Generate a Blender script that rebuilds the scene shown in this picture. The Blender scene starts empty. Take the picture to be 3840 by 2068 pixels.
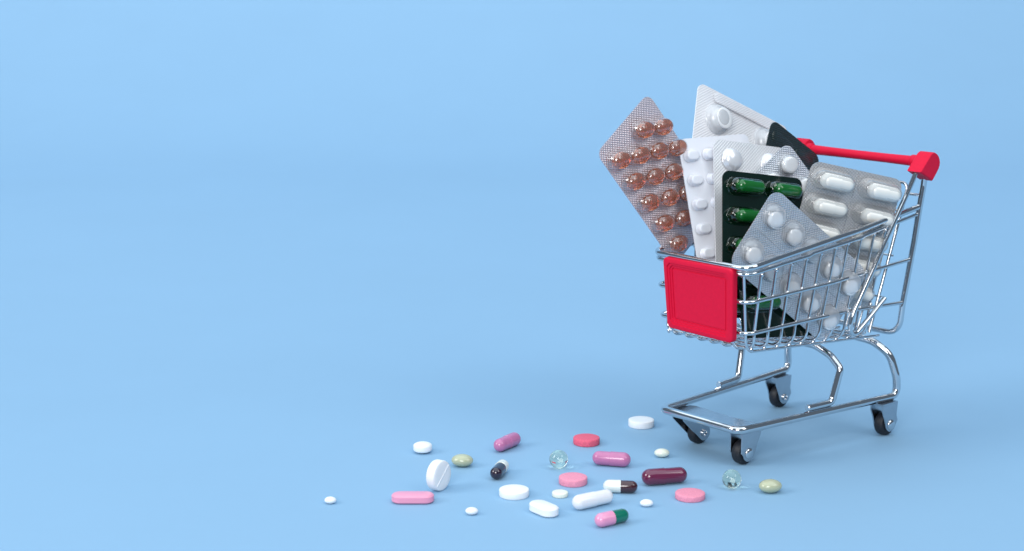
import bpy, math, random
from mathutils import Vector, Matrix

random.seed(7)
U = 0.00078                      # one model unit in metres (cart about 13 cm tall)
scene = bpy.context.scene

# ------------------------------------------------------------------ camera
cam_d = bpy.data.cameras.new('camera')
cam = bpy.data.objects.new('camera', cam_d)
scene.collection.objects.link(cam)
scene.camera = cam
cam.location = (0, 0, 300 * U)
cam.rotation_euler = (math.radians(90 - 11.2208), 0, 0)
cam_d.sensor_width = 36.0
cam_d.lens = 36.0 * 6158.44 / 3840.0
cam_d.clip_start = 0.01
cam_d.clip_end = 50
cam_d.dof.use_dof = True
cam_d.dof.focus_distance = 980 * U
cam_d.dof.aperture_fstop = 13.0

# ------------------------------------------------------------------ world and studio lamps
world = bpy.data.worlds.new('World')
scene.world = world
world.use_nodes = True
bg = world.node_tree.nodes['Background']
bg.inputs[0].default_value = (0.55, 0.72, 0.92, 1)
bg.inputs[1].default_value = 0.23

TARGET = Vector((0.06, 0.74, 0.05))


def softbox(name, direction, dist, size, watts, col=(1, 1, 1)):
    d = bpy.data.lights.new(name, 'AREA')
    d.shape = 'RECTANGLE'
    d.size, d.size_y = size
    d.energy = watts
    d.color = col
    o = bpy.data.objects.new(name, d)
    scene.collection.objects.link(o)
    v = Vector(direction).normalized()
    o.location = TARGET + v * dist
    o.rotation_euler = (-v).to_track_quat('-Z', 'Y').to_euler()
    return o


softbox('softbox_left', (-0.84, -0.24, 0.50), 2.6, (1.0, 1.0), 27)
softbox('softbox_right', (0.62, -0.40, 0.66), 2.6, (1.1, 1.1), 12)
softbox('softbox_front', (-0.22, -0.88, 0.40), 2.6, (1.0, 1.0), 35)
softbox('ceiling_bounce', (-0.08, -0.05, 1.0), 2.5, (4.6, 3.6), 80, (0.80, 0.92, 1.0))
bk = softbox('backdrop_fill', (0, 0.6, 1.0), 2.6, (3.4, 0.7), 16)  # added fill lamp, out of view, to brighten the upper backdrop
bk.location = (0.1, 1.35, 1.7)
bk.rotation_euler = (Vector((0.1, 2.65, 1.3)) - bk.location).to_track_quat('-Z', 'Y').to_euler()

scene.view_settings.view_transform = 'Standard'
scene.view_settings.look = 'None'
scene.view_settings.exposure = 0.0
scene.view_settings.gamma = 1.0
scene.view_settings.use_curve_mapping = False
cy = scene.cycles
cy.use_denoising = True
cy.max_bounces = 14
cy.transparent_max_bounces = 40
cy.transmission_bounces = 12
cy.glossy_bounces = 6
cy.caustics_reflective = False
cy.caustics_refractive = True
cy.blur_glossy = 0.3
cy.sample_clamp_indirect = 6.0

# ------------------------------------------------------------------ materials


def new_mat(name):
    m = bpy.data.materials.new(name)
    m.use_nodes = True
    nt = m.node_tree
    return m, nt, nt.nodes['Principled BSDF']


def plain(name, col, rough=0.4, metal=0.0, coat=0.0, sss=0.0, spec=0.5, var=0.0, var_scale=300, bump=0.0, bump_scale=800):
    m, nt, p = new_mat(name)
    p.inputs['Base Color'].default_value = (*col, 1)
    p.inputs['Roughness'].default_value = rough
    p.inputs['Metallic'].default_value = metal
    p.inputs['Coat Weight'].default_value = coat
    p.inputs['Coat Roughness'].default_value = 0.06
    p.inputs['Specular IOR Level'].default_value = spec
    if sss:
        p.inputs['Subsurface Weight'].default_value = sss
        p.inputs['Subsurface Radius'].default_value = (1, 0.7, 0.6)
        p.inputs['Subsurface Scale'].default_value = 0.0012
    tc = nt.nodes.new('ShaderNodeTexCoord')
    if var:
        n = nt.nodes.new('ShaderNodeTexNoise')
        n.inputs['Scale'].default_value = var_scale
        n.inputs['Detail'].default_value = 6
        n.inputs['Roughness'].default_value = 0.7
        r = nt.nodes.new('ShaderNodeMapRange')
        r.inputs[1].default_value = 0.3
        r.inputs[2].default_value = 0.7
        r.inputs[3].default_value = 1 - var
        r.inputs[4].default_value = 1 + var
        mx = nt.nodes.new('ShaderNodeVectorMath')
        mx.operation = 'SCALE'
        mx.inputs[0].default_value = col
        nt.links.new(tc.outputs['Object'], n.inputs['Vector'])
        nt.links.new(n.outputs['Fac'], r.inputs[0])
        nt.links.new(r.outputs[0], mx.inputs['Scale'])
        nt.links.new(mx.outputs[0], p.inputs['Base Color'])
    if bump:
        n2 = nt.nodes.new('ShaderNodeTexNoise')
        n2.inputs['Scale'].default_value = bump_scale
        n2.inputs['Detail'].default_value = 5
        b = nt.nodes.new('ShaderNodeBump')
        b.inputs['Strength'].default_value = bump
        b.inputs['Distance'].default_value = 0.0004
        nt.links.new(tc.outputs['Object'], n2.inputs['Vector'])
        nt.links.new(n2.outputs['Fac'], b.inputs['Height'])
        nt.links.new(b.outputs['Normal'], p.inputs['Normal'])
    return m


def foil(name, col, rough=0.32, metal=0.85, period=1.5, angle=45, lines=False, strength=0.6, dark=0.45):
    """Heat-sealed foil: a fine embossed grid of dots (or diagonal lines)."""
    m, nt, p = new_mat(name)
    p.inputs['Roughness'].default_value = rough
    p.inputs['Metallic'].default_value = metal
    p.inputs['Coat Weight'].default_value = 0.35
    p.inputs['Coat Roughness'].default_value = 0.12
    tc = nt.nodes.new('ShaderNodeTexCoord')
    mp = nt.nodes.new('ShaderNodeMapping')
    k = 2 * math.pi / (period * U)
    mp.inputs['Scale'].default_value = (k, k, k)
    mp.inputs['Rotation'].default_value = (0, 0, math.radians(angle))
    nt.links.new(tc.outputs['Object'], mp.inputs['Vector'])
    sp = nt.nodes.new('ShaderNodeSeparateXYZ')
    nt.links.new(mp.outputs[0], sp.inputs[0])

    def sine(sock):
        n = nt.nodes.new('ShaderNodeMath')
        n.operation = 'SINE'
        nt.links.new(sock, n.inputs[0])
        return n.outputs[0]
    sx = sine(sp.outputs['X'])
    if lines:
        h = sx
    else:
        sy = sine(sp.outputs['Y'])
        a = nt.nodes.new('ShaderNodeMath')
        a.operation = 'ADD'
        nt.links.new(sx, a.inputs[0])
        nt.links.new(sy, a.inputs[1])
        hm = nt.nodes.new('ShaderNodeMath')
        hm.operation = 'MULTIPLY'
        nt.links.new(a.outputs[0], hm.inputs[0])
        hm.inputs[1].default_value = 0.5
        h = hm.outputs[0]
    r = nt.nodes.new('ShaderNodeMapRange')
    r.inputs[1].default_value = -1
    r.inputs[2].default_value = 1
    r.inputs[3].default_value = 1 - dark
    r.inputs[4].default_value = 1.0
    nt.links.new(h, r.inputs[0])
    sc = nt.nodes.new('ShaderNodeVectorMath')
    sc.operation = 'SCALE'
    sc.inputs[0].default_value = col
    nt.links.new(r.outputs[0], sc.inputs['Scale'])
    nt.links.new(sc.outputs[0], p.inputs['Base Color'])
    wr = nt.nodes.new('ShaderNodeTexNoise')          # slow wrinkles of the sheet
    wr.inputs['Scale'].default_value = 90
    wr.inputs['Detail'].default_value = 3
    nt.links.new(tc.outputs['Object'], wr.inputs['Vector'])
    b0 = nt.nodes.new('ShaderNodeBump')
    b0.inputs['Strength'].default_value = 0.35
    b0.inputs['Distance'].default_value = 0.0012
    nt.links.new(wr.outputs['Fac'], b0.inputs['Height'])
    b = nt.nodes.new('ShaderNodeBump')
    b.inputs['Strength'].default_value = strength
    b.inputs['Distance'].default_value = 0.00025
    nt.links.new(h, b.inputs['Height'])
    nt.links.new(b0.outputs['Normal'], b.inputs['Normal'])
    nt.links.new(b.outputs['Normal'], p.inputs['Normal'])
    return m


def clear_plastic(name, tint=(0.97, 0.975, 0.98), edge=0.65, base=0.05, haze=0.0, wrinkle=0.0, rough=0.05):
    """Thin clear shell: see-through, glossier towards grazing angles."""
    m = bpy.data.materials.new(name)
    m.use_nodes = True
    nt = m.node_tree
    nt.nodes.clear()
    out = nt.nodes.new('ShaderNodeOutputMaterial')
    tr = nt.nodes.new('ShaderNodeBsdfTransparent')
    tr.inputs[0].default_value = (*tint, 1)
    gl = nt.nodes.new('ShaderNodeBsdfGlossy')
    gl.inputs['Roughness'].default_value = rough
    gl.inputs['Color'].default_value = (1, 1, 1, 1)
    lw = nt.nodes.new('ShaderNodeLayerWeight')
    lw.inputs['Blend'].default_value = 0.5
    pw = nt.nodes.new('ShaderNodeMath')
    pw.operation = 'POWER'
    pw.inputs[1].default_value = 2.2
    nt.links.new(lw.outputs['Facing'], pw.inputs[0])
    ma = nt.nodes.new('ShaderNodeMath')
    ma.operation = 'MULTIPLY_ADD'
    ma.inputs[1].default_value = edge
    ma.inputs[2].default_value = base
    nt.links.new(pw.outputs[0], ma.inputs[0])
    mix = nt.nodes.new('ShaderNodeMixShader')
    nt.links.new(ma.outputs[0], mix.inputs[0])
    nt.links.new(tr.outputs[0], mix.inputs[1])
    nt.links.new(gl.outputs[0], mix.inputs[2])
    last = mix
    if haze:
        df = nt.nodes.new('ShaderNodeBsdfDiffuse')
        df.inputs[0].default_value = (0.85, 0.86, 0.88, 1)
        tl = nt.nodes.new('ShaderNodeBsdfTranslucent')
        tl.inputs[0].default_value = (0.85, 0.86, 0.88, 1)
        m1 = nt.nodes.new('ShaderNodeMixShader')
        m1.inputs[0].default_value = 0.5
        nt.links.new(df.outputs[0], m1.inputs[1])
        nt.links.new(tl.outputs[0], m1.inputs[2])
        m2 = nt.nodes.new('ShaderNodeMixShader')
        m2.inputs[0].default_value = haze
        nt.links.new(mix.outputs[0], m2.inputs[1])
        nt.links.new(m1.outputs[0], m2.inputs[2])
        last = m2
    if wrinkle:
        tc = nt.nodes.new('ShaderNodeTexCoord')
        n = nt.nodes.new('ShaderNodeTexNoise')
        n.inputs['Scale'].default_value = 260
        n.inputs['Detail'].default_value = 2
        b = nt.nodes.new('ShaderNodeBump')
        b.inputs['Strength'].default_value = wrinkle
        b.inputs['Distance'].default_value = 0.001
        nt.links.new(tc.outputs['Object'], n.inputs['Vector'])
        nt.links.new(n.outputs['Fac'], b.inputs['Height'])
        nt.links.new(b.outputs['Normal'], gl.inputs['Normal'])
    nt.links.new(last.outputs[0], out.inputs[0])
    return m


def gel(name, col, trans=1.0, rough=0.02, ior=1.42):
    m, nt, p = new_mat(name)
    p.inputs['Base Color'].default_value = (*col, 1)
    p.inputs['Transmission Weight'].default_value = trans
    p.inputs['Roughness'].default_value = rough
    p.inputs['IOR'].default_value = ior
    return m


M = {}
M['paper'] = plain('blue_paper', (0.256, 0.434, 0.612), rough=0.62, spec=0.25, var=0.014, var_scale=5, bump=0.04, bump_scale=900)
M['chrome'] = plain('chromed_wire', (0.66, 0.67, 0.69), rough=0.055, metal=1.0)
M['steel'] = plain('pressed_steel', (0.52, 0.54, 0.57), rough=0.25, metal=1.0, var=0.06, bump=0.05)
M['red'] = plain('red_plastic', (0.69, 0.008, 0.043), rough=0.48, spec=0.14, var=0.05, var_scale=700, bump=0.06, bump_scale=1500)
M['rubber'] = plain('black_rubber', (0.012, 0.013, 0.018), rough=0.5, spec=0.45, var=0.25, bump=0.15, bump_scale=600)
M['foil_silver'] = foil('silver_foil', (0.86, 0.88, 0.93), strength=0.6, dark=0.4, rough=0.30, period=1.3)
M['foil_light'] = foil('pale_silver_foil', (0.93, 0.93, 0.95), metal=0.35, rough=0.4, strength=0.35, dark=0.18)
M['foil_taupe'] = foil('taupe_foil', (0.66, 0.63, 0.62), period=1.5, angle=30, metal=0.7, rough=0.38, strength=0.5, dark=0.3)
M['foil_mauve'] = foil('mauve_foil', (0.95, 0.83, 0.88), strength=0.6, dark=0.42, metal=0.7, period=1.3)
M['foil_white'] = foil('white_embossed_foil', (0.92, 0.91, 0.93), metal=0.08, rough=0.45, lines=True, angle=50, period=1.5, strength=0.28, dark=0.10)
M['foil_green'] = plain('dark_green_film', (0.003, 0.015, 0.011), rough=0.12, coat=0.1, spec=0.4)
M['foil_green_back'] = foil('dark_green_ribbed_film', (0.008, 0.022, 0.019), metal=0.0, rough=0.3, lines=True, angle=75, period=1.3, strength=0.5, dark=0.5)
M['white_film'] = plain('white_plastic_sheet', (0.83, 0.83, 0.88), rough=0.3, coat=0.2, sss=0.1)
M['clear_round'] = clear_plastic('clear_round_plastic', haze=0.30, edge=0.9, base=0.05)
M['clear'] = clear_plastic('clear_plastic', haze=0.20, edge=0.85, base=0.06)
M['clear_crinkle'] = clear_plastic('clear_crinkled_plastic', haze=0.05, wrinkle=0.3, base=0.10, edge=0.6)
M['clear_green'] = clear_plastic('dark_green_clear_plastic', tint=(0.35, 0.72, 0.45), base=0.06)
M['pearl'] = clear_plastic('pearly_plastic', haze=0.5, base=0.1, rough=0.2)
M['pearl_dense'] = plain('pearly_silver_plastic', (0.80, 0.80, 0.83), rough=0.22, metal=0.25, coat=0.4)
M['white_pill'] = plain('white_tablet', (0.86, 0.86, 0.87), rough=0.55, sss=0.08, var=0.015, bump=0.05, bump_scale=1800)
M['white_gloss'] = plain('white_coated_tablet', (0.88, 0.88, 0.89), rough=0.35, sss=0.1)
M['cream_cap'] = plain('cream_capsule', (0.82, 0.80, 0.75), rough=0.2, sss=0.12, coat=0.3)
M['white_cap'] = plain('white_capsule', (0.82, 0.81, 0.83), rough=0.2, sss=0.1, coat=0.4)
M['ivory_cap'] = plain('ivory_capsule', (0.78, 0.80, 0.74), rough=0.25, sss=0.1, coat=0.3)
M['mauve_cap'] = plain('mauve_capsule', (0.52, 0.17, 0.34), rough=0.25, coat=0.4, var=0.05)
M['maroon_cap'] = plain('maroon_capsule', (0.135, 0.016, 0.055), rough=0.16, coat=0.6)
M['brown_cap'] = plain('dark_maroon_capsule', (0.045, 0.008, 0.014), rough=0.12, coat=0.7)
M['navy_cap'] = plain('dark_plum_capsule', (0.018, 0.008, 0.022), rough=0.12, coat=0.7)
M['pink_cap'] = plain('pink_capsule', (0.80, 0.30, 0.48), rough=0.2, coat=0.5)
M['green_cap'] = plain('green_capsule', (0.0, 0.155, 0.098), rough=0.18, coat=0.5)
M['deep_green_cap'] = plain('deep_green_capsule', (0.003, 0.12, 0.016), rough=0.14, coat=0.6)
M['pink_pill'] = plain('pink_tablet', (0.83, 0.29, 0.40), rough=0.65, var=0.17, var_scale=1500, bump=0.6, bump_scale=1500)
M['rose_pill'] = plain('rose_tablet', (0.80, 0.115, 0.19), rough=0.65, var=0.25, var_scale=1500, bump=0.6, bump_scale=1500)
M['pink_caplet'] = plain('pink_caplet', (0.84, 0.33, 0.47), rough=0.4, coat=0.1, sss=0.08)
M['pale_green_pill'] = plain('pale_green_tablet', (0.80, 0.80, 0.68), rough=0.55, var=0.03)
M['olive_gel'] = plain('olive_softgel', (0.47, 0.49, 0.33), rough=0.18, coat=0.5, sss=0.25)
M['mint_gel'] = plain('cream_softgel', (0.76, 0.78, 0.66), rough=0.25, coat=0.3, sss=0.2)
M['clear_gel'] = gel('clear_gel', (0.97, 0.98, 0.80))
M['amber_gel'] = gel('amber_gel', (0.82, 0.30, 0.17), trans=0.78, rough=0.08)

# ------------------------------------------------------------------ mesh helpers


def mesh_of(name, verts, faces, mat, smooth=True, sharp=None):
    me = bpy.data.meshes.new(name)
    me.from_pydata([tuple(v) for v in verts], [], faces)
    me.materials.append(M[mat])
    if smooth:
        me.shade_smooth()
        if sharp:
            me.set_sharp_from_angle(angle=math.radians(sharp))
    me.update()
    return me


def link(name, me, parent=None, mw=None, loc=None, rot=None):
    o = bpy.data.objects.new(name, me)
    scene.collection.objects.link(o)
    if parent is not None:
        o.parent = parent
    if loc is not None:
        o.location = loc
    if rot is not None:
        o.rotation_euler = rot
    return o


def tag(o, label, cat, group=None):
    o['label'] = label
    o['category'] = cat
    if group:
        o['group'] = group
    return o


def fillet(pts, rad, closed=False, n=6):
    """Round the corners of a polyline; rad is one radius or a list."""
    pts = [Vector(p) for p in pts]
    N = len(pts)
    out = []
    for i, p in enumerate(pts):
        if not closed and i in (0, N - 1):
            out.append(p)
            continue
        a, b = pts[i - 1], pts[(i + 1) % N]
        r = rad[i] if isinstance(rad, (list, tuple)) else rad
        d1, d2 = (a - p), (b - p)
        l1, l2 = d1.length, d2.length
        if l1 < 1e-9 or l2 < 1e-9:
            continue
        d1 /= l1
        d2 /= l2
        ang = d1.angle(d2)
        if r <= 0 or ang > math.pi - 0.03:
            out.append(p)
            continue
        t = min(r / math.tan(ang / 2), l1 * 0.48, l2 * 0.48)
        rr = t * math.tan(ang / 2)
        bis = (d1 + d2).normalized()
        c = p + bis * (rr / math.sin(ang / 2))
        s, e = p + d1 * t - c, p + d2 * t - c
        tot = s.angle(e)
        for k in range(n + 1):
            f = k / n
            v = (s * math.sin((1 - f) * tot) + e * math.sin(f * tot)) / math.sin(tot)
            out.append(c + v)
    return out


def tube_data(path, r, closed=False, seg=12, verts=None, faces=None):
    verts = [] if verts is None else verts
    faces = [] if faces is None else faces
    P = [Vector(p) for p in path]
    n = len(P)
    tang = []
    for i in range(n):
        a = P[i - 1] if (closed or i > 0) else P[i]
        b = P[(i + 1) % n] if (closed or i < n - 1) else P[i]
        tang.append((b - a).normalized())
    up = Vector((0, 0, 1)) if abs(tang[0].z) < 0.9 else Vector((1, 0, 0))
    nor = (up - tang[0] * up.dot(tang[0])).normalized()
    base = len(verts)
    rings = []

    def ring(c, t, nn, rad):
        bb = t.cross(nn)
        s = len(verts)
        for k in range(seg):
            a = 2 * math.pi * k / seg
            verts.append(c + (nn * math.cos(a) + bb * math.sin(a)) * rad)
        rings.append(s)
    for i in range(n):
        t = tang[i]
        nor = (nor - t * nor.dot(t)).normalized()
        if not closed and i == 0:
            ring(P[0], t, nor, r * 0.82)
            ring(P[0] + t * r * 0.18, t, nor, r)
            continue
        if not closed and i == n - 1:
            ring(P[i] - t * r * 0.18, t, nor, r)
            ring(P[i], t, nor, r * 0.82)
            continue
        ring(P[i], t, nor, r)
    m = len(rings)
    for i in range(m if closed else m - 1):
        a, b = rings[i], rings[(i + 1) % m]
        for k in range(seg):
            k2 = (k + 1) % seg
            faces.append((a + k, a + k2, b + k2, b + k))
    if not closed:
        faces.append(tuple(rings[0] + k for k in reversed(range(seg))))
        faces.append(tuple(rings[-1] + k for k in range(seg)))
    return verts, faces


def tube(name, pts, r, parent, mat='chrome', rad=0, closed=False, seg=12, n=6, conv=None, welds=()):
    conv = conv or K
    path = fillet([conv(p) for p in pts], [x * U for x in rad] if isinstance(rad, (list, tuple)) else rad * U, closed, n)
    v, f = tube_data(path, r * U, closed, seg)
    for w in welds:                     # small weld beads where wires cross
        c = conv(w)
        a, b = lathe([(math.sin(math.pi * k / 6) if 0 < k < 6 else 0, -math.cos(math.pi * k / 6)) for k in range(7)], 8)
        o = len(v)
        k1, k2 = r * U * random.uniform(1.15, 1.45), r * U * random.uniform(1.5, 2.0)
        v.extend(c + Vector((q.x * k1, q.y * k1, q.z * k2)) for q in a)
        f.extend(tuple(i + o for i in q) for q in b)
    return link(name, mesh_of(name, v, f, mat, True, 40), parent)


def loft(loops, close_start=True, close_end=True):
    verts, faces = [], []
    n = len(loops[0])
    for L in loops:
        verts += list(L)
    for i in range(len(loops) - 1):
        a, b = i * n, (i + 1) * n
        for k in range(n):
            k2 = (k + 1) % n
            faces.append((a + k, a + k2, b + k2, b + k))
    if close_start:
        faces.append(tuple(reversed(range(n))))
    if close_end:
        s = (len(loops) - 1) * n
        faces.append(tuple(range(s, s + n)))
    return verts, faces


def lathe(profile, seg=40, axis='z'):
    """profile = [(radius, height)]; radius 0 at an end closes with a point."""
    verts, faces, rings = [], [], []
    for r, h in profile:
        if r < 1e-9:
            rings.append((len(verts), 1))
            verts.append(Vector((0, 0, h)))
        else:
            rings.append((len(verts), seg))
            for k in range(seg):
                a = 2 * math.pi * k / seg
                verts.append(Vector((r * math.cos(a), r * math.sin(a), h)))
    for (a, na), (b, nb) in zip(rings, rings[1:]):
        for k in range(seg):
            k2 = (k + 1) % seg
            if na == 1 and nb == 1:
                continue
            if na == 1:
                faces.append((a, b + k2, b + k))
            elif nb == 1:
                faces.append((a + k, a + k2, b))
            else:
                faces.append((a + k, a + k2, b + k2, b + k))
    for i, (a, na) in ((0, rings[0]), (1, rings[-1])):
        if na > 1:
            faces.append(tuple(a + k for k in (reversed(range(seg)) if i == 0 else range(seg))))
    if axis == 'x':
        verts = [Vector((v.z, v.x, v.y)) for v in verts]
    return verts, faces


def rrect(w, h, r, n=6):
    """Rounded rectangle outline centred on the origin, counter-clockwise."""
    pts = []
    for cx, cyy, a0 in ((w / 2 - r, h / 2 - r, 0), (-w / 2 + r, h / 2 - r, 90), (-w / 2 + r, -h / 2 + r, 180), (w / 2 - r, -h / 2 + r, 270)):
        for k in range(n + 1):
            a = math.radians(a0 + 90 * k / n)
            pts.append((cx + r * math.cos(a), cyy + r * math.sin(a)))
    return pts


# ------------------------------------------------------------------ the paper sweep
def build_backdrop():
    prof = []
    y0, ys, R, top = 0.33, 1.75, 0.9, 2.6
    for k in range(9):
        prof.append((y0 + (ys - y0) * k / 8, 0.0))
    for k in range(1, 25):
        a = math.radians(90 * k / 24)
        prof.append((ys + R * math.sin(a), R - R * math.cos(a)))
    prof.append((ys + R, top))
    xs = [-2.2 + 4.4 * k / 10 for k in range(11)]
    verts = [(x, y, z) for (y, z) in prof for x in xs]
    faces = []
    for i in range(len(prof) - 1):
        for k in range(10):
            a = i * 11 + k
            faces.append((a, a + 1, a + 12, a + 11))
    o = link('paper_backdrop', mesh_of('paper_backdrop', verts, faces, 'paper'))
    o['kind'] = 'structure'
    o['label'] = 'seamless light blue paper sweep under and behind everything'
    return o


build_backdrop()

# ------------------------------------------------------------------ the shopping cart
YAW = math.radians(40.9969)
cart = bpy.data.objects.new('shopping_cart', None)
scene.collection.objects.link(cart)
cart.location = (112.021 * U, 947.035 * U, 0)
cart.rotation_euler = (0, 0, YAW)
cart.empty_display_size = 0.02
tag(cart, 'miniature chrome wire shopping cart with red handle and red front panel', 'shopping cart')


def K(p):                       # cart coordinates: x to the rear, y to the near side, z up
    return Vector((p[0] * U, -p[1] * U, p[2] * U))


def far(pts):
    return [(x, -y, z) for x, y, z in pts]


# base frame: front bar, two rails, rear legs and the bar joining them under the basket
near = [(0, 31.06, 24.07), (135.6, 43.9, 24.07), (134.2, 43.9, 36), (131.0, 40.6, 50.5), (127.3, 30, 57.9), (127, 18, 58.6)]
loop = near + far(near)[::-1]
tube('base_frame', loop, 2.5, cart, rad=[5.5, 6.5, 16, 14, 16, 20] + [20, 16, 14, 16, 6.5, 5.5], closed=True, seg=16, n=8)
# front support wire with its two feet welded on the rails
s = [(56.6, 35.6, 28.3), (77.6, 37.7, 28.6), (82.8, 39.4, 49.3), (83.2, 31.5, 56.0), (83.4, 19, 60.2)]
tube('support_wire', s + far(s)[::-1], 2.3, cart, rad=[0, 4.5, 4.5, 16, 18, 18, 16, 4.5, 4.5, 0], seg=14, n=6)

# basket: rims, rings
rim = [(146.6, 45.2, 143.3), (94, 42.3, 134.3), (62, 40.8, 130.2), (25, 38.9, 125.4), (-3.2, 37.4, 121.5)]
tube('basket_rim', rim + far(rim)[::-1], 1.85, cart, rad=[0, 30, 30, 30, 7.5, 7.5, 30, 30, 30, 0], seg=14)
rim2 = [(146.6, 45.0, 138.8), (97, 42.5, 130.4), (93, 42.2, 129.2), (52, 40.0, 124.6), (48, 39.8, 123.4), (24, 38.7, 121.0), (-2.6, 37.3, 117.8)]
tube('rim_wire', rim2 + far(rim2)[::-1], 1.2, cart, rad=[0, 2, 2, 2, 2, 10, 7, 7, 10, 2, 2, 2, 2, 0])
ring = [(142.4, 43.2, 110.2), (70, 39.6, 104.2), (-1.3, 36.4, 101.3)]
tube('ring_wire', ring + far(ring)[::-1], 1.2, cart, rad=[0, 40, 6.5, 6.5, 40, 0])
ring = [(139.8, 41.4, 82.9), (88, 39.2, 84.4), (0.1, 35.5, 82.7)]
tube('ring_wire', ring + far(ring)[::-1], 1.2, cart, rad=[0, 40, 6.5, 6.5, 40, 0])
# side wires: down one side, under the basket, up the other
tops = [(9.7, 37.9, 117.3), (21.9, 38.5, 118.8), (34.8, 39.1, 120.6), (47.8, 39.8, 122.4), (60.1, 40.4, 124.2), (73.1, 41.1, 126.1), (83.9, 41.7, 127.8), (96, 42.3, 129.6), (107.6, 42.9, 130.5), (118, 43.4, 132)]
bots = [(7.6, 35.7, 82.8), (19.3, 36.2, 82.9), (31.1, 36.7, 83.0), (42.7, 37.2, 83.2), (54.1, 37.7, 83.7), (66.1, 38.3, 84), (77, 38.8, 84.4), (88.6, 39.3, 84.5), (100, 39.8, 84.6), (110.1, 40.2, 84.9)]


def at_z(a, b, z):
    k = (z - b[2]) / (a[2] - b[2])
    return (b[0] + (a[0] - b[0]) * k, b[1] + (a[1] - b[1]) * k + 0.7, z)


def floor_z(x):
    return 71.6 - 0.072 * x


for (tx, ty, tz), (bx, by, bz) in zip(tops, bots):
    g = (tz - bz)
    zb = floor_z(bx) + 1.5
    f = (bz - zb) / g
    lo = (bx + (bx - tx) * f, by + (by - ty) * f - 0.6, zb)
    p = [(tx, ty - 1.4, tz), (bx, by - 1.4, bz), lo]
    lo_w = (lo[0], 32.9, zb - 0.6)
    tube('side_wire', p + far(p)[::-1], 0.92, cart, rad=[0, 30, 7, 7, 30, 0], seg=10,
         welds=[q for q in (at_z(p[0], p[1], tz - 0.5), at_z(p[0], p[1], 101.5 + 0.045 * tx), at_z(p[0], p[1], bz + 0.3), lo_w) for q in (q, (q[0], -q[1], q[2]))])
# front wires: down the front, then back along the basket floor
for k in range(7):
    w = -26.0 + 9.82 * k
    tube('floor_wire', [(-1.3, w, 117.6), (1.4, w, 84), (2.6, w, floor_z(2.6)), (127, w * 1.04, floor_z(127))], 0.85, cart, rad=[0, 20, 7, 0], seg=10)
# rear frame: two posts under the handle joined low behind the basket
p = [(148.6, 47.5, 163.5), (149.2, 46.6, 157), (147.9, 45.3, 142.6), (146.2, 44.0, 122.6), (140.5, 41.3, 80.9), (139.4, 40.4, 62.6)]
tube('rear_frame', p + far(p)[::-1], 1.95, cart, rad=[0, 20, 40, 40, 40, 9.5, 9.5, 40, 40, 40, 20, 0], seg=14)
# diagonal braces ending in a hook
for sgn in (1, -1):
    b = [(138.6, 48.6, 167), (130.5, 47.4, 152.1), (116.1, 45.7, 128.8), (102.4, 43.9, 105.2), (89.6, 42.0, 83.0), (88.0, 41.5, 76.2), (88.7, 41.2, 71.6), (91.8, 41.1, 69.6), (95.2, 41.3, 70.4), (98.2, 41.6, 72.6), (108, 42.4, 80), (119.2, 43.4, 89)]
    b = [(x, y * sgn, z) for x, y, z in b]
    tube('diagonal_brace', b, 1.55, cart, rad=[0, 60, 60, 60, 22, 8, 4, 4, 4, 8, 30, 0], seg=14)
# swinging rear gate: bent wire frame, cross wires, upright wires
gx = lambda z: 115.6 + (z - 69.4) * 0.375
g = [(gx(66.5), 36, 66.5), (gx(110), 36, 110), (gx(157), 36.2, 157)]
tube('gate_frame', g + far(g)[::-1], 1.1, cart, rad=[0, 60, 5, 5, 60, 0])
for z in (88, 113, 140):
    tube('gate_wire', [(gx(z) + 1.6, 37.5, z), (gx(z) + 1.6, -37.5, z)], 0.75, cart, seg=10)
for k in range(7):
    w = -27 + 9 * k
    tube('gate_wire', [(gx(67) + 0.2, w, 67), (gx(156.5), w, 156.5)], 0.7, cart, seg=10)
for sgn in (1, -1):
    tube('gate_hinge', [(147.8, 45.4 * sgn, 150.5), (143.8, 36.5 * sgn, 151.2)], 1.0, cart, seg=10)


# red handle bar with D-shaped end caps
def handle_bar():
    pr = [(0, -44.5)]
    for w, r in ((-44.5, 3.6), (-43.8, 4.0), (-39.4, 4.0), (-38.8, 3.7), (-38.6, 3.15), (-20, 2.9), (0, 2.85), (20, 2.9), (38.6, 3.15), (38.8, 3.7), (39.4, 4.0), (43.8, 4.0), (44.5, 3.6)):
        pr.append((r, w))
    pr.append((0, 44.5))
    v, f = lathe([(r * U, h * U) for r, h in pr], 28)
    v = [Vector((146.8 * U + p.x, -p.z, 171.4 * U + p.y)) for p in v]
    f = [tuple(reversed(q)) for q in f]
    return link('handle', mesh_of('handle', v, f, 'red', True, 45), cart)


hb = handle_bar()
prof = [(135.4, 166.7), (144.9, 176.2), (146.2, 177.2), (148, 177.9), (150, 177.7), (152, 176.7), (153.8, 175), (155.0, 173), (155.5, 171), (155.2, 168.8), (154.2, 166.9), (152.6, 164.9), (148.4, 160.2)]
cx_ = sum(a for a, b in prof) / len(prof)
cz_ = sum(b for a, b in prof) / len(prof)
for sgn in (1, -1):
    loops = []
    for w, sc in ((43.2, 0.93), (43.9, 1.0), (52.9, 1.0), (53.6, 0.94)):
        loops.append([K((cx_ + (a - cx_) * sc, w * sgn, cz_ + (b - cz_) * sc)) for a, b in prof])
    v, f = loft(loops)
    if sgn == 1:
        f = [tuple(reversed(q)) for q in f]
    link('end_cap', mesh_of('end_cap', v, f, 'red', True, 30), hb)


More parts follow.
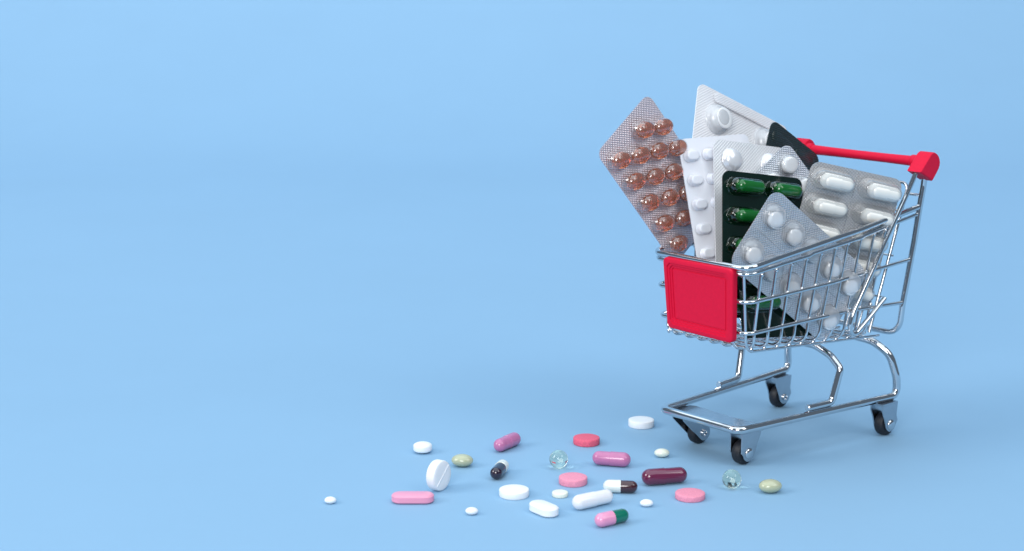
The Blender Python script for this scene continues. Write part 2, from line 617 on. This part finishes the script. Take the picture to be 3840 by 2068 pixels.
# red front panel with stepped frame
def front_panel():
    c = [(-7.2, -26.0, 120.6), (-7.2, 29.4, 120.6), (-5.6, 29.0, 76.9), (-5.6, -22.6, 77.7)]   # TL TR BR BL of the face
    TL, TR, BR, BL = [Vector(q) for q in c]
    nrm = Vector((-1, 0, -0.04)).normalized()

    def at(s, t, d):            # s 0..1 far to near, t 0..1 top to bottom, d proud of the face
        a = TL.lerp(TR, s)
        b = BL.lerp(BR, s)
        return K(a.lerp(b, t) + nrm * d)
    W, H = 55.0, 43.5

    def ringp(inset, d, r, chamfer=False):
        out = []
        for (x, y) in rrect(W - 2 * inset, H - 2 * inset, r, 1 if chamfer else 6):
            out.append((x, y))
        if chamfer:               # same vertex count: spread along the chamfers
            full = []
            for k in range(4):
                a, b = out[2 * k], out[2 * k + 1]
                for j in range(7):
                    f = j / 6
                    full.append((a[0] + (b[0] - a[0]) * f, a[1] + (b[1] - a[1]) * f))
            out = full
        return [at((x + W / 2) / W, (H / 2 - y) / H, d) for x, y in out]
    L = [ringp(0.5, -4.6, 3.0), ringp(0, -4.1, 3.2), ringp(0, -0.9, 3.2), ringp(0.35, -0.3, 3.0), ringp(1.0, 0, 2.6), ringp(2.9, 0.0, 2.4, True),
         ringp(3.15, -0.7, 2.3, True), ringp(4.3, -0.7, 2.2, True), ringp(4.55, -1.4, 2.1, True), ringp(5.7, -1.4, 1.4, True), ringp(5.9, -2.0, 1.2, True), ringp(6.6, -2.0, 0.5, True), ringp(6.8, -1.5, 0.4, True)]
    v, f = loft(L)
    return link('front_panel', mesh_of('front_panel', v, f, 'red', True, 28), cart)


front_panel()


# steel plate under the front bar that carries the front casters
def front_plate():
    out = [(3, -28), (3, 28), (8, 31), (20, 32.5), (25.5, 31), (26.8, 27), (26.2, 18), (25.4, 8), (25, 0), (25.4, -8), (26.2, -18), (26.8, -27), (25.5, -31), (20, -32.5), (8, -31)]
    L = [[K((x, y, z)) for x, y in out] for z in (20.9, 21.9)]
    v, f = loft(L)
    link('caster_plate', mesh_of('caster_plate', v, f, 'steel', False), cart)


front_plate()


def caster(cxx, cw, top, side_prof, wheel_c, r=7.4, sgn=1, dome=True):
    """Pressed fork, rubber wheel, rivet; the fork's near plate faces +w."""
    t = 0.9
    half = 4.9
    v, f = [], []

    def plate(w0, w1):
        loops = [[K((x, w, z)) for x, z in side_prof] for w in (w0, w1)]
        a, b = loft(loops)
        o = len(v)
        v.extend(a)
        f.extend([tuple(i + o for i in q) for q in b])
    plate(cw + half - t, cw + half)
    plate(cw - half, cw - half + t)
    x0, x1 = top
    z1 = max(z for x, z in side_prof)
    loops = [[K((x, w, z)) for x, w in ((x0, cw - half), (x1, cw - half), (x1, cw + half), (x0, cw + half))] for z in (z1 - 0.1, z1 + 0.9)]
    a, b = loft(loops)
    o = len(v)
    v.extend(a)
    f.extend([tuple(i + o for i in q) for q in b])
    fk = link('fork', mesh_of('fork', v, f, 'steel', True, 30), None)
    root = bpy.data.objects.new('caster', None)
    scene.collection.objects.link(root)
    root.parent = cart
    root.empty_display_size = 0.005
    fk.parent = root
    wx, wz = wheel_c
    hw = 3.3
    pr = [(0, -hw + 0.4), (3.0, -hw + 0.4), (3.4, -hw), (r - 1.6, -hw), (r - 0.6, -hw + 0.45), (r - 0.12, -hw + 1.3), (r, 0), (r - 0.12, hw - 1.3), (r - 0.6, hw - 0.45), (r - 1.6, hw), (3.4, hw), (3.0, hw - 0.4), (0, hw - 0.4)]
    a, b = lathe([(q * U, h * U) for q, h in pr], 36)
    a = [Vector((wx * U + p.x, -cw * U + p.z, wz * U + p.y)) for p in a]
    b = [tuple(reversed(q)) for q in b]
    link('wheel', mesh_of('wheel', a, b, 'rubber', True, 40), root)
    if dome:
        pr = [(0.0, -0.2), (3.3, -0.2), (3.3, 0.3), (2.9, 0.8), (1.7, 1.2), (0, 1.35)]
    else:
        pr = [(0.0, -0.2), (2.2, -0.2), (2.2, 1.0), (1.9, 1.2), (1.35, 1.15), (1.2, 0.2), (0, 0.15)]
    for sg in (1, -1):
        a, b = lathe([(q * U, h * U) for q, h in pr], 24)
        a = [Vector((wx * U + p.x, (-cw - sg * half) * U - sg * p.z, wz * U + p.y)) for p in a]
        link('rivet', mesh_of('rivet', a, b if sg < 0 else b, 'chrome', True, 40), root)
    return root


def lobe(cx, cz, r, a0, a1, n=10):
    return [(cx + r * math.cos(math.radians(a0 + (a1 - a0) * k / n)), cz + r * math.sin(math.radians(a0 + (a1 - a0) * k / n))) for k in range(n + 1)]


# near front
caster(13, 24, (6.2, 23), [(6.2, 20.1), (6.2, 8)] + lobe(12.4, 7.4, 5.0, 195, 335) + [(18.6, 8.5), (19.8, 12.5), (22.6, 17.5), (23, 20.1)], (12.4, 7.4))
# far front, with its fork raked back
caster(18, -22, (4.6, 22), [(4.6, 20.1), (5.4, 18.2)] + lobe(24.0, 7.6, 5.0, 235, 395) + [(22, 20.1)], (23.6, 7.4), dome=False)
rear_prof = [(116.6, 20.9), (116.6, 17), (119.2, 11.5)] + lobe(125.3, 8.0, 5.0, 190, 345) + [(132, 9.4), (130.8, 13), (131.6, 20.9)]
caster(124, 42.8, (116.6, 131.6), rear_prof, (125.3, 7.4))
caster(124, -42.8, (116.6, 131.6), rear_prof, (125.3, 7.4), dome=False)

# ------------------------------------------------------------------ pills: shared shapes


def tablet_profile(R, h, bev=0.35, crown=0.0, score=False):
    """Flat or domed round tablet from z=0 to h."""
    p = [(0, 0.0 if not crown else 0.0)]
    if crown:
        n = 6
        p = [(R * math.sin(math.pi / 2 * k / n) , crown * (1 - math.cos(math.pi / 2 * k / n))) for k in range(n + 1)]
        q = [(r, h - z) for r, z in reversed(p)]
        return p + q
    return [(0, 0), (R - bev, 0), (R - bev * 0.3, bev * 0.3), (R, bev), (R, h - bev), (R - bev * 0.3, h - bev * 0.3), (R - bev, h), (R * 0.6, h + 0.05), (0, h + 0.08)]


def lens_profile(R, h, band):
    """Biconvex tablet: domed both sides with an edge band."""
    c = (h - band) / 2
    n = 7
    low = [(R * math.sin(math.pi / 2 * k / n), c * (1 - math.cos(math.pi / 2 * k / n)) ** 0.9) for k in range(n + 1)]
    return low + [(r, h - z) for r, z in reversed(low)]


def capsule_half(r, x0, x1, n=8, flip=False):
    """Half shell: open tube from x0 to x1 with a round end at x1."""
    pr = [(0, x0), (r * 0.94, x0), (r, x0 + 0.12)]
    for k in range(n + 1):
        a = math.pi / 2 * k / n
        pr.append((r * math.cos(a) if k < n else 0, x1 - r + r * math.sin(a)))
    if flip:
        pr = [(q, -h) for q, h in reversed(pr)]
    return pr


def capsule_meshes(name, r, length, split, mat_a, mat_b):
    """cap on -x (slightly wider), body on +x; split is the x of the joint."""
    v, f = lathe([(q * U, h * U) for q, h in capsule_half(r, -split, length / 2, flip=True)], 32, 'x')
    a = mesh_of(name + '_cap', v, f, mat_a, True, 50)
    v, f = lathe([(q * U, h * U) for q, h in capsule_half(r * 0.95, split - 0.6, length / 2 - 0.05)], 32, 'x')
    b = mesh_of(name + '_body', v, f, mat_b, True, 50)
    return a, b


def ellipsoid(a, b, c, seg=48, rings=28):
    pr = [(math.sin(math.pi * k / rings) if 0 < k < rings else 0, -math.cos(math.pi * k / rings)) for k in range(rings + 1)]
    v, f = lathe(pr, seg)
    return [Vector((p.x * a * U, p.y * b * U, p.z * c * U)) for p in v], f


# ------------------------------------------------------------------ blister packs
def stadium(a, r, seg=10):
    pts = []
    for k in range(seg + 1):
        t = -math.pi / 2 + math.pi * k / seg
        pts.append((a + r * math.cos(t), r * math.sin(t)))
    for k in range(seg + 1):
        t = math.pi / 2 + math.pi * k / seg
        pts.append((-a + r * math.cos(t), r * math.sin(t)))
    return pts


DOME = [(1.10, 0.0), (1.03, 0.05), (1.0, 0.16), (0.97, 0.45), (0.91, 0.72), (0.80, 0.89), (0.62, 0.975), (0.3, 1.0)]
ROUND = [(1.08, 0.0), (1.02, 0.06), (0.985, 0.2), (0.93, 0.42), (0.84, 0.63), (0.70, 0.81), (0.5, 0.93), (0.25, 0.99)]
RINGED = [(1.16, 0.0), (1.13, 0.07), (1.08, 0.09), (1.03, 0.05), (1.0, 0.12), (0.96, 0.42), (0.89, 0.66), (0.76, 0.84), (0.55, 0.95), (0.28, 1.0)]
FLAT = [(1.22, 0.0), (1.14, 0.12), (1.04, 0.45), (0.97, 0.72), (0.90, 0.90), (0.80, 0.98), (0.6, 1.0), (0.3, 1.0)]


def pocket_mesh(name, a, r, h, mat, prof=DOME, seg=10):
    loops = []
    for rho, eta in prof:
        loops.append([Vector((x * U, y * U, eta * h * U)) for x, y in stadium(a, r * rho, seg)])
    v, f = loft(loops, close_start=False)
    return mesh_of(name, v, f, mat, True, 70)


class Pack:
    def __init__(self, label, P0, u, v, W, L, mat, corner=5.0, thick=0.6, bend=(0.0, 0.0), group='blister packs filling the cart'):
        u, v = Vector(u).normalized(), Vector(v).normalized()
        f = u.cross(v)
        if f.y > 0:
            f = -f
        f.normalize()
        y = f.cross(u).normalized()
        self.ys = 1 if y.dot(v) > 0 else -1
        self.W, self.L = W, L
        base = (Vector(P0) + u * W / 2 + v * L) * U
        mw = Matrix(((u.x, y.x, f.x, base.x), (u.y, y.y, f.y, base.y), (u.z, y.z, f.z, base.z), (0, 0, 0, 1)))
        self.root = bpy.data.objects.new('blister_pack', None)
        scene.collection.objects.link(self.root)
        self.root.empty_display_size = 0.01
        self.root.matrix_world = mw
        tag(self.root, label, 'blister pack', group)
        out = [Vector((x, yy - self.ys * L / 2)) for x, yy in rrect(W, L, corner, 7)]
        self.bend = bend
        c0 = Vector((0, -self.ys * L / 2))
        scl = [0.06 + 0.94 * k / 9 for k in range(10)]
        loops = []
        for side, order in ((-thick, scl), (0.0, scl[::-1])):
            for sc in order:
                ring_ = []
                for p in out:
                    q = c0 + (p - c0) * sc
                    ring_.append(Vector((q.x * U, q.y * U, (side + self.h(q.x + W / 2, L + self.ys * q.y)) * U)))
                loops.append(ring_)
        vv, ff = loft(loops)
        self.card = link('card', mesh_of('card', vv, ff, mat, True, 40), self.root)

    def h(self, s, t):
        """how far the bent sheet stands off its plane"""
        return self.bend[0] * (2 * s / self.W - 1) ** 2 + self.bend[1] * (t / self.L) ** 2

    def loc(self, s, t, h=0.0):
        return Vector(((s - self.W / 2) * U, self.ys * (t - self.L) * U, (h + self.h(s, t)) * U))

    def pocket(self, s, t, me, ang=0.0):
        return link('pocket', me, self.root, loc=self.loc(s, t, 0.02), rot=(0, 0, math.radians(ang)))

    def pill(self, pk, name, me, off=(0, 0, 0), rot=(0, 0, 0)):
        return link(name, me, pk, loc=Vector(off) * U, rot=rot)

    def ridge(self, s0, t0, s1, t1, w=0.5, h=0.35, mat='clear'):
        a, b = self.loc(s0, t0), self.loc(s1, t1)
        v, f = tube_data([a, b], w * U * 0.5, False, 8)
        v = [Vector((p.x, p.y, p.z * 0.9 + 0.1 * U)) for p in v]
        return link('score_line', mesh_of('score_line', v, f, mat), self.root)


def tab_mesh(name, R, h, mat, bev=0.6):
    v, f = lathe([(q * U, z * U) for q, z in tablet_profile(R, h, bev)], 28)
    return mesh_of(name, v, f, mat, True, 50)


# A: clear pack of round white tablets leaning against the near wires
A = Pack('clear silver pack of round white tablets leaning behind the near side wires', (125.6, 935.9, 121.7), (0.5367, 0.3110, 0.7844), (0.6986, 0.3576, -0.6198), 53.5, 92, 'foil_silver', corner=8, bend=(-0.8, 0.0))
pm = pocket_mesh('round_pocket', 0, 7.0, 6.6, 'clear_round', RINGED, 18)
tm = tab_mesh('tablet', 5.0, 3.2, 'white_pill')
for s in (14.4, 39.4):
    for k in range(5):
        pk = A.pocket(s, 9.6 + 18.2 * k, pm)
        # each tablet has slid to the low side of its pocket
        A.pill(pk, 'tablet', tm, (-1.9 + random.uniform(-.2, .2), -1.5 * (1 if A.ys < 0 else -1) + random.uniform(-.2, .2), 0.35))
for k in range(4):
    A.ridge(1.5, 18.7 + 18.2 * k, 52, 18.7 + 18.2 * k)
A.ridge(27, 1.5, 27, 90)

# B: dark green capsule pack in the middle
gpm = pocket_mesh('capsule_pocket', 7.6, 5.2, 6.2, 'clear_green', DOME, 10)
gca, gcb = capsule_meshes('green_capsule', 4.1, 21, 0.8, 'deep_green_cap', 'deep_green_cap')


def capsule_in(pack, pk, a, b, z, dx=0.0, roll=0.0, name='capsule'):
    e = link(name, a, pk, loc=Vector((dx, 0, z)) * U)
    f2 = link(name, b, pk, loc=Vector((dx, 0, z)) * U)
    return e


def join_meshes(name, m1, m2):
    vs, fs, mi = [], [], []
    for idx, m in enumerate((m1, m2)):
        o = len(vs)
        vs += [tuple(v.co) for v in m.vertices]
        for p in m.polygons:
            fs.append(tuple(i + o for i in p.vertices))
            mi.append(idx)
    me = bpy.data.meshes.new(name)
    me.from_pydata(vs, [], fs)
    me.materials.append(m1.materials[0])
    me.materials.append(m2.materials[0])
    for p, i in zip(me.polygons, mi):
        p.material_index = i
    me.shade_smooth()
    me.set_sharp_from_angle(angle=math.radians(50))
    return me


gcap = join_meshes('green_capsule', gca, gcb)
B = Pack('upright dark green pack of green capsules in the middle of the cart', (125.67, 973.20, 171.16), (0.8703, 0.4685, -0.1520), (-0.0110, -0.2900, -0.9570), 60.5, 88, 'foil_green', corner=5)
for s in (16.2, 44.6):
    for k in range(5):
        pk = B.pocket(s, 9.0 + 18.0 * k * 0.99, gpm)
        B.pill(pk, 'capsule', gcap, (1.2, 0, 4.1))
B2 = Pack('short dark green capsule pack low in the cart beside the red panel', (133.13, 952.57, 115.68), (0.8573, 0.5078, -0.0842), (0.0690, -0.2754, -0.9588), 58.9, 42, 'foil_green', corner=4)
for s in (15.0,):
    for k in range(2):
        pk = B2.pocket(s, 6.8 + 14.4 * k, gpm)
        B2.pill(pk, 'capsule', gcap, (1.2, 0, 4.1))

# C: big white capsules at the right
cpm = pocket_mesh('capsule_pocket', 7.6, 6.0, 8.6, 'clear', DOME, 10)
cca, ccb = capsule_meshes('white_capsule', 4.75, 22, 1.2, 'cream_cap', 'cream_cap')
ccap = join_meshes('white_capsule', cca, ccb)
C = Pack('grey backed clear pack of large white capsules beneath the red handle', (181.78, 987.03, 175.17), (0.9497, 0.2158, -0.2270), (-0.2264, -0.0276, -0.9736), 61.8, 84, 'foil_taupe', corner=6)
for s in (15.3, 47.2):
    for k in range(5):
        pk = C.pocket(s, 9.4 + 15.9 * k, cpm)
        C.pill(pk, 'capsule', ccap, (1.7, -0.3, 4.75))
C.ridge(31.2, 1.5, 31.2, 82, w=0.8, h=0.6)

# D1: pale silver pack with pearly domes, D2: rotated pack of clear tablet pockets in front of it
D1 = Pack('upright pale silver pack with one big pearly dome at its top corner', (122.92, 993.22, 187.72), (0.8637, 0.4775, -0.1612), (0.0044, -0.3271, -0.9450), 56.0, 86, 'foil_light', corner=5, bend=(-1.3, 0.0))
dm = pocket_mesh('dome', 0, 6.9, 4.6, 'pearl_dense', ROUND, 16)
for s in (13.0, 43.0):
    for k in range(4):
        D1.pocket(s, 11.8 + 21 * k, dm)
D2 = Pack('silver pack of thick white tablets tilted behind the green capsules', (169.75, 1007.69, 183.94), (0.6057, 0.0982, -0.7896), (-0.6813, -0.4486, -0.5784), 74.1, 35, 'foil_silver', corner=5.5)
pm2 = pocket_mesh('round_pocket', 0, 6.4, 5.2, 'clear', DOME, 16)
tm2 = tab_mesh('tablet', 5.3, 4.6, 'white_pill', 1.1)
for s in (10.4, 28.0, 45.6, 63.2):
    for t in (9.6, 25.8):
        pk = D2.pocket(s, t, pm2)
        D2.pill(pk, 'tablet', tm2, (0.4, -0.2, 0.2))

# E: white sheet with bumps
E_ = Pack('plain white pack with small rounded bumps behind the red panel', (101.35, 989.45, 187.98), (0.8736, 0.4865, 0.0110), (0.1548, -0.2565, -0.9541), 52.7, 87, 'white_film', corner=4.5, bend=(-2.2, 0.0))
bm = pocket_mesh('bump', 1.5, 3.1, 3.4, 'white_film', FLAT, 8)
for c_ in range(4):
    for k in range(6):
        E_.pocket(6.9 + 13.0 * c_, 11.0 + 15.0 * k, bm, 0)

# F: large white pack at the back
F_ = Pack('tall white embossed pack with large domes standing highest at the back', (119.61, 1040.04, 218.53), (0.7562, 0.5201, -0.3969), (-0.1301, -0.4750, -0.8703), 85.8, 86, 'foil_white', corner=5, bend=(-2.5, 0.0))
fm = pocket_mesh('dome', 0, 9.6, 7.0, 'pearl', ROUND, 18)
ft = tab_mesh('tablet', 7.0, 6.0, 'white_pill', 0.7)
for s in (17.4, 62.2):
    for t in (19.4, 54.0):
        pk = F_.pocket(s, t, fm)
        F_.pill(pk, 'tablet', ft, (1.2, 0, 0.4))
v, f = [], []
st = stadium(31, 3.6, 8)
loops = [[Vector((x * r, y * r, h)) * U for x, y in st] for r, h in ((1.0, 0.0), (0.96, 0.3), (0.9, 0.5), (0.8, 0.6))]
vv, ff = loft(loops, close_start=False)
link('embossed_strip', mesh_of('embossed_strip', vv, ff, 'foil_white', True, 60), F_.root, loc=F_.loc(47, 5.2, 0.02))

# G: ribbed dark green back of another capsule pack
G = Pack('dark green ribbed back of a pack poking up before the handle', (164.56, 1036.73, 195.30), (0.6859, 0.5021, -0.5268), (-0.2567, -0.5105, -0.8207), 52.5, 88, 'foil_green_back', corner=6)
dent = pocket_mesh('dent', 7.0, 4.0, 0.9, 'foil_green_back', ROUND, 10)
for s in (14.0, 38.5):
    for k in range(5):
        G.pocket(s, 9.5 + 17 * k, dent)

# H: amber gel capsules on mauve foil, staggered rows
H_ = Pack('mauve foil pack of amber gel capsules fanning out over the front left', (82.31, 986.76, 216.02), (-0.5837, -0.5558, -0.5920), (0.5520, 0.2630, -0.7912), 55.2, 90, 'foil_mauve', corner=6, bend=(-1.2, 0.0))
hm = pocket_mesh('gel_pocket', 2.4, 5.4, 7.2, 'clear_crinkle', ROUND, 9)
v, f = ellipsoid(7.0, 5.0, 3.5, 28, 14)
hg = mesh_of('gel_capsule', v, f, 'amber_gel')
for s, ts in ((46.4, (13.2, 29.8, 46.6, 63.4, 80.1)), (33.2, (20.9, 37.7, 54.6, 71.4)), (20.2, (12.0, 28.6, 45.3, 62.0, 78.7)), (7.4, (20.5, 37.1, 53.8, 70.5))):
    for t in ts:
        pk = H_.pocket(s, t, hm, 150)
        H_.pill(pk, 'gel_capsule', hg, (0.3, -0.3, 3.5))

# ------------------------------------------------------------------ loose pills on the paper


def place(name, me, x, y, label, cat, group=None, z=0.0, rot=(0, 0, 0)):
    o = link(name, me, None, loc=(x * U, y * U, z * U), rot=rot)
    tag(o, label, cat, group)
    return o


def round_tablet(name, R, h, mat, x, y, label, bev=0.5):
    return place(name, tab_mesh(name, R, h, mat, bev), x, y, label, 'tablet', 'loose pills on the paper')


def capsule(x, y, r, length, ang, mat_a, mat_b, label, split=0.0):
    root = bpy.data.objects.new('capsule', None)
    scene.collection.objects.link(root)
    root.empty_display_size = 0.003
    root.location = (x * U, y * U, 0)
    root.rotation_euler = (0, 0, math.radians(ang))
    tag(root, label, 'capsule', 'loose pills on the paper')
    a, b = capsule_meshes('capsule', r, length, split, mat_a, mat_b)
    link('cap', a, root, loc=(0, 0, r * U))
    link('body', b, root, loc=(0, 0, r * U))
    return root


def softgel(x, y, a, b, c, ang, mat, label, name='softgel', cat='softgel'):
    v, f = ellipsoid(a, b, c)
    return place(name, mesh_of(name, v, f, mat), x, y, label, cat, 'loose pills on the paper', z=c, rot=(0, 0, math.radians(ang)))


def caplet(x, y, a, r, h, ang, mat, label, bev=1.0):
    loops = []
    for d, z in ((bev * 1.5, 0), (bev * 0.7, bev * 0.25), (0, bev * 0.95), (0, h - bev * 0.95), (bev * 0.7, h - bev * 0.25), (bev * 1.5, h)):
        loops.append([Vector((px * U, py * U, z * U)) for px, py in stadium(a, r - d, 12)])
    v, f = loft(loops)
    return place('caplet', mesh_of('caplet', v, f, mat, True, 35), x, y, label, 'caplet', 'loose pills on the paper', rot=(0, 0, math.radians(ang)))


round_tablet('tablet', 8.3, 4.4, 'white_pill', 83.0, 1015.8, 'flat round white tablet closest to the far front caster')
round_tablet('tablet', 8.2, 4.2, 'rose_pill', 46.1, 977.4, 'deep rose red speckled round tablet')
round_tablet('tablet', 8.2, 4.1, 'pink_pill', 35.0, 900.2, 'light pink round tablet just below the glassy bead in the middle')
round_tablet('tablet', 8.4, 4.0, 'white_pill', 1.2, 878.5, 'flat round white tablet beside the dark and white capsule')
round_tablet('tablet', 4.5, 2.6, 'pale_green_pill', 26.9, 877.7, 'tiny pale green flat tablet beneath the light pink tablet')
round_tablet('tablet', 8.4, 3.4, 'pink_pill', 99.3, 874.2, 'pink round tablet below the maroon capsule')

v, f = lathe([(q * U, z * U) for q, z in lens_profile(5.7, 6.6, 2.4)], 36)
place('tablet', mesh_of('lens_tablet', v, f, 'white_gloss', True, 40), -54.3, 959.0, 'domed round white tablet, farthest back on the left', 'tablet', 'loose pills on the paper')


def edge_tablet():
    """Scored round tablet standing on its rim."""
    R, h, g = 8.7, 5.8, 0.45
    seg = 48
    verts, faces = [], []
    v, f = lathe([(q * U, (z - h / 2) * U) for q, z in tablet_profile(R, h, 0.9)], seg)
    me = mesh_of('scored_tablet', v, f, 'white_pill', True, 50)
    n = Vector((0.84, -0.54, 0.03)).normalized()
    root = place('tablet', me, -41.5, 888.6, 'white round scored tablet standing upright on its edge', 'tablet', 'loose pills on the paper', z=R * 0.998)
    root.rotation_euler = n.to_track_quat('Z', 'Y').to_euler()
    # the score: a raised-edged groove across the face
    q = n.to_track_quat('Z', 'Y')
    d = (q.inverted() @ (Vector((0, 0, 1)) * 0.95 + Vector((0.54, 0.84, 0)) * 1.15)).normalized()
    d.z = 0
    d.normalize()
    a, b = d * (R - 0.9), -d * (R - 0.9)
    vv, ff = tube_data([Vector((a.x, a.y, (h / 2 + 0.02))) * U, Vector((b.x, b.y, (h / 2 + 0.02))) * U], 0.32 * U, False, 8)
    link('score_line', mesh_of('score_line', vv, ff, 'white_gloss'), root)


edge_tablet()

capsule(-3.0, 966.9, 4.2, 23.5, 236, 'mauve_cap', 'mauve_cap', 'mauve capsule pointing away, behind the other pills', split=0.5)
capsule(-7.3, 913.8, 3.85, 21, 255, 'ivory_cap', 'navy_cap', 'near black and ivory capsule seen end on', split=-2.0)
capsule(58.9, 932.8, 4.35, 23, 166.8, 'mauve_cap', 'mauve_cap', 'mauve capsule lying sideways between the glassy bead and the cream oval', split=0.6)
capsule(44.3, 860.0, 4.2, 26, 32.7, 'white_cap', 'white_cap', 'large all white capsule near the front', split=1.0)
capsule(61.0, 883.8, 3.65, 19.5, -5, 'ivory_cap', 'brown_cap', 'ivory and dark maroon capsule behind the white capsule', split=0.3)
capsule(53.0, 831.2, 3.85, 20.8, 32.5, 'pink_cap', 'green_cap', 'half pink, half green capsule, frontmost pill', split=0.3)
capsule(87.2, 899.2, 4.75, 27, 12.9, 'maroon_cap', 'maroon_cap', 'shiny all maroon capsule', split=0.2)

caplet(-54.9, 867.9, 6.6, 5.2, 5.0, 0, 'pink_caplet', 'long pink oblong caplet at the left', 1.1)
caplet(17.3, 849.3, 4.4, 5.2, 5.2, -52, 'white_gloss', 'white oblong caplet between white tablet and white capsule', 1.0)

softgel(-29.4, 931.8, 6.5, 5.0, 3.7, -8, 'olive_gel', 'olive oval softgel on the left beside the standing tablet')
softgel(145.5, 884.1, 6.6, 5.0, 3.8, 8, 'olive_gel', 'olive oval softgel at the far right before the cart')
softgel(90.3, 950.0, 4.6, 3.6, 2.6, 0, 'mint_gel', 'small cream oval pill beside the far front caster')
softgel(-100.3, 865.3, 3.25, 2.7, 1.9, 0, 'white_gloss', 'tiny white oval pill, leftmost of all', 'pill', 'pill')
softgel(-21.8, 847.2, 3.45, 2.9, 2.0, 0, 'white_gloss', 'tiny white oval pill before the pink caplet and white tablet', 'pill', 'pill')
softgel(73.9, 860.3, 3.6, 2.7, 2.0, 0, 'white_gloss', 'tiny white oval pill between white capsule and pink tablet', 'pill', 'pill')
softgel(27.5, 928.4, 5.5, 5.5, 5.5, 0, 'clear_gel', 'clear glassy round bead between the two mauve capsules', 'gel_bead', 'gel bead')
softgel(124.7, 891.7, 5.4, 5.4, 5.4, 0, 'clear_gel', 'clear glassy round bead under the near front caster', 'gel_bead', 'gel bead')
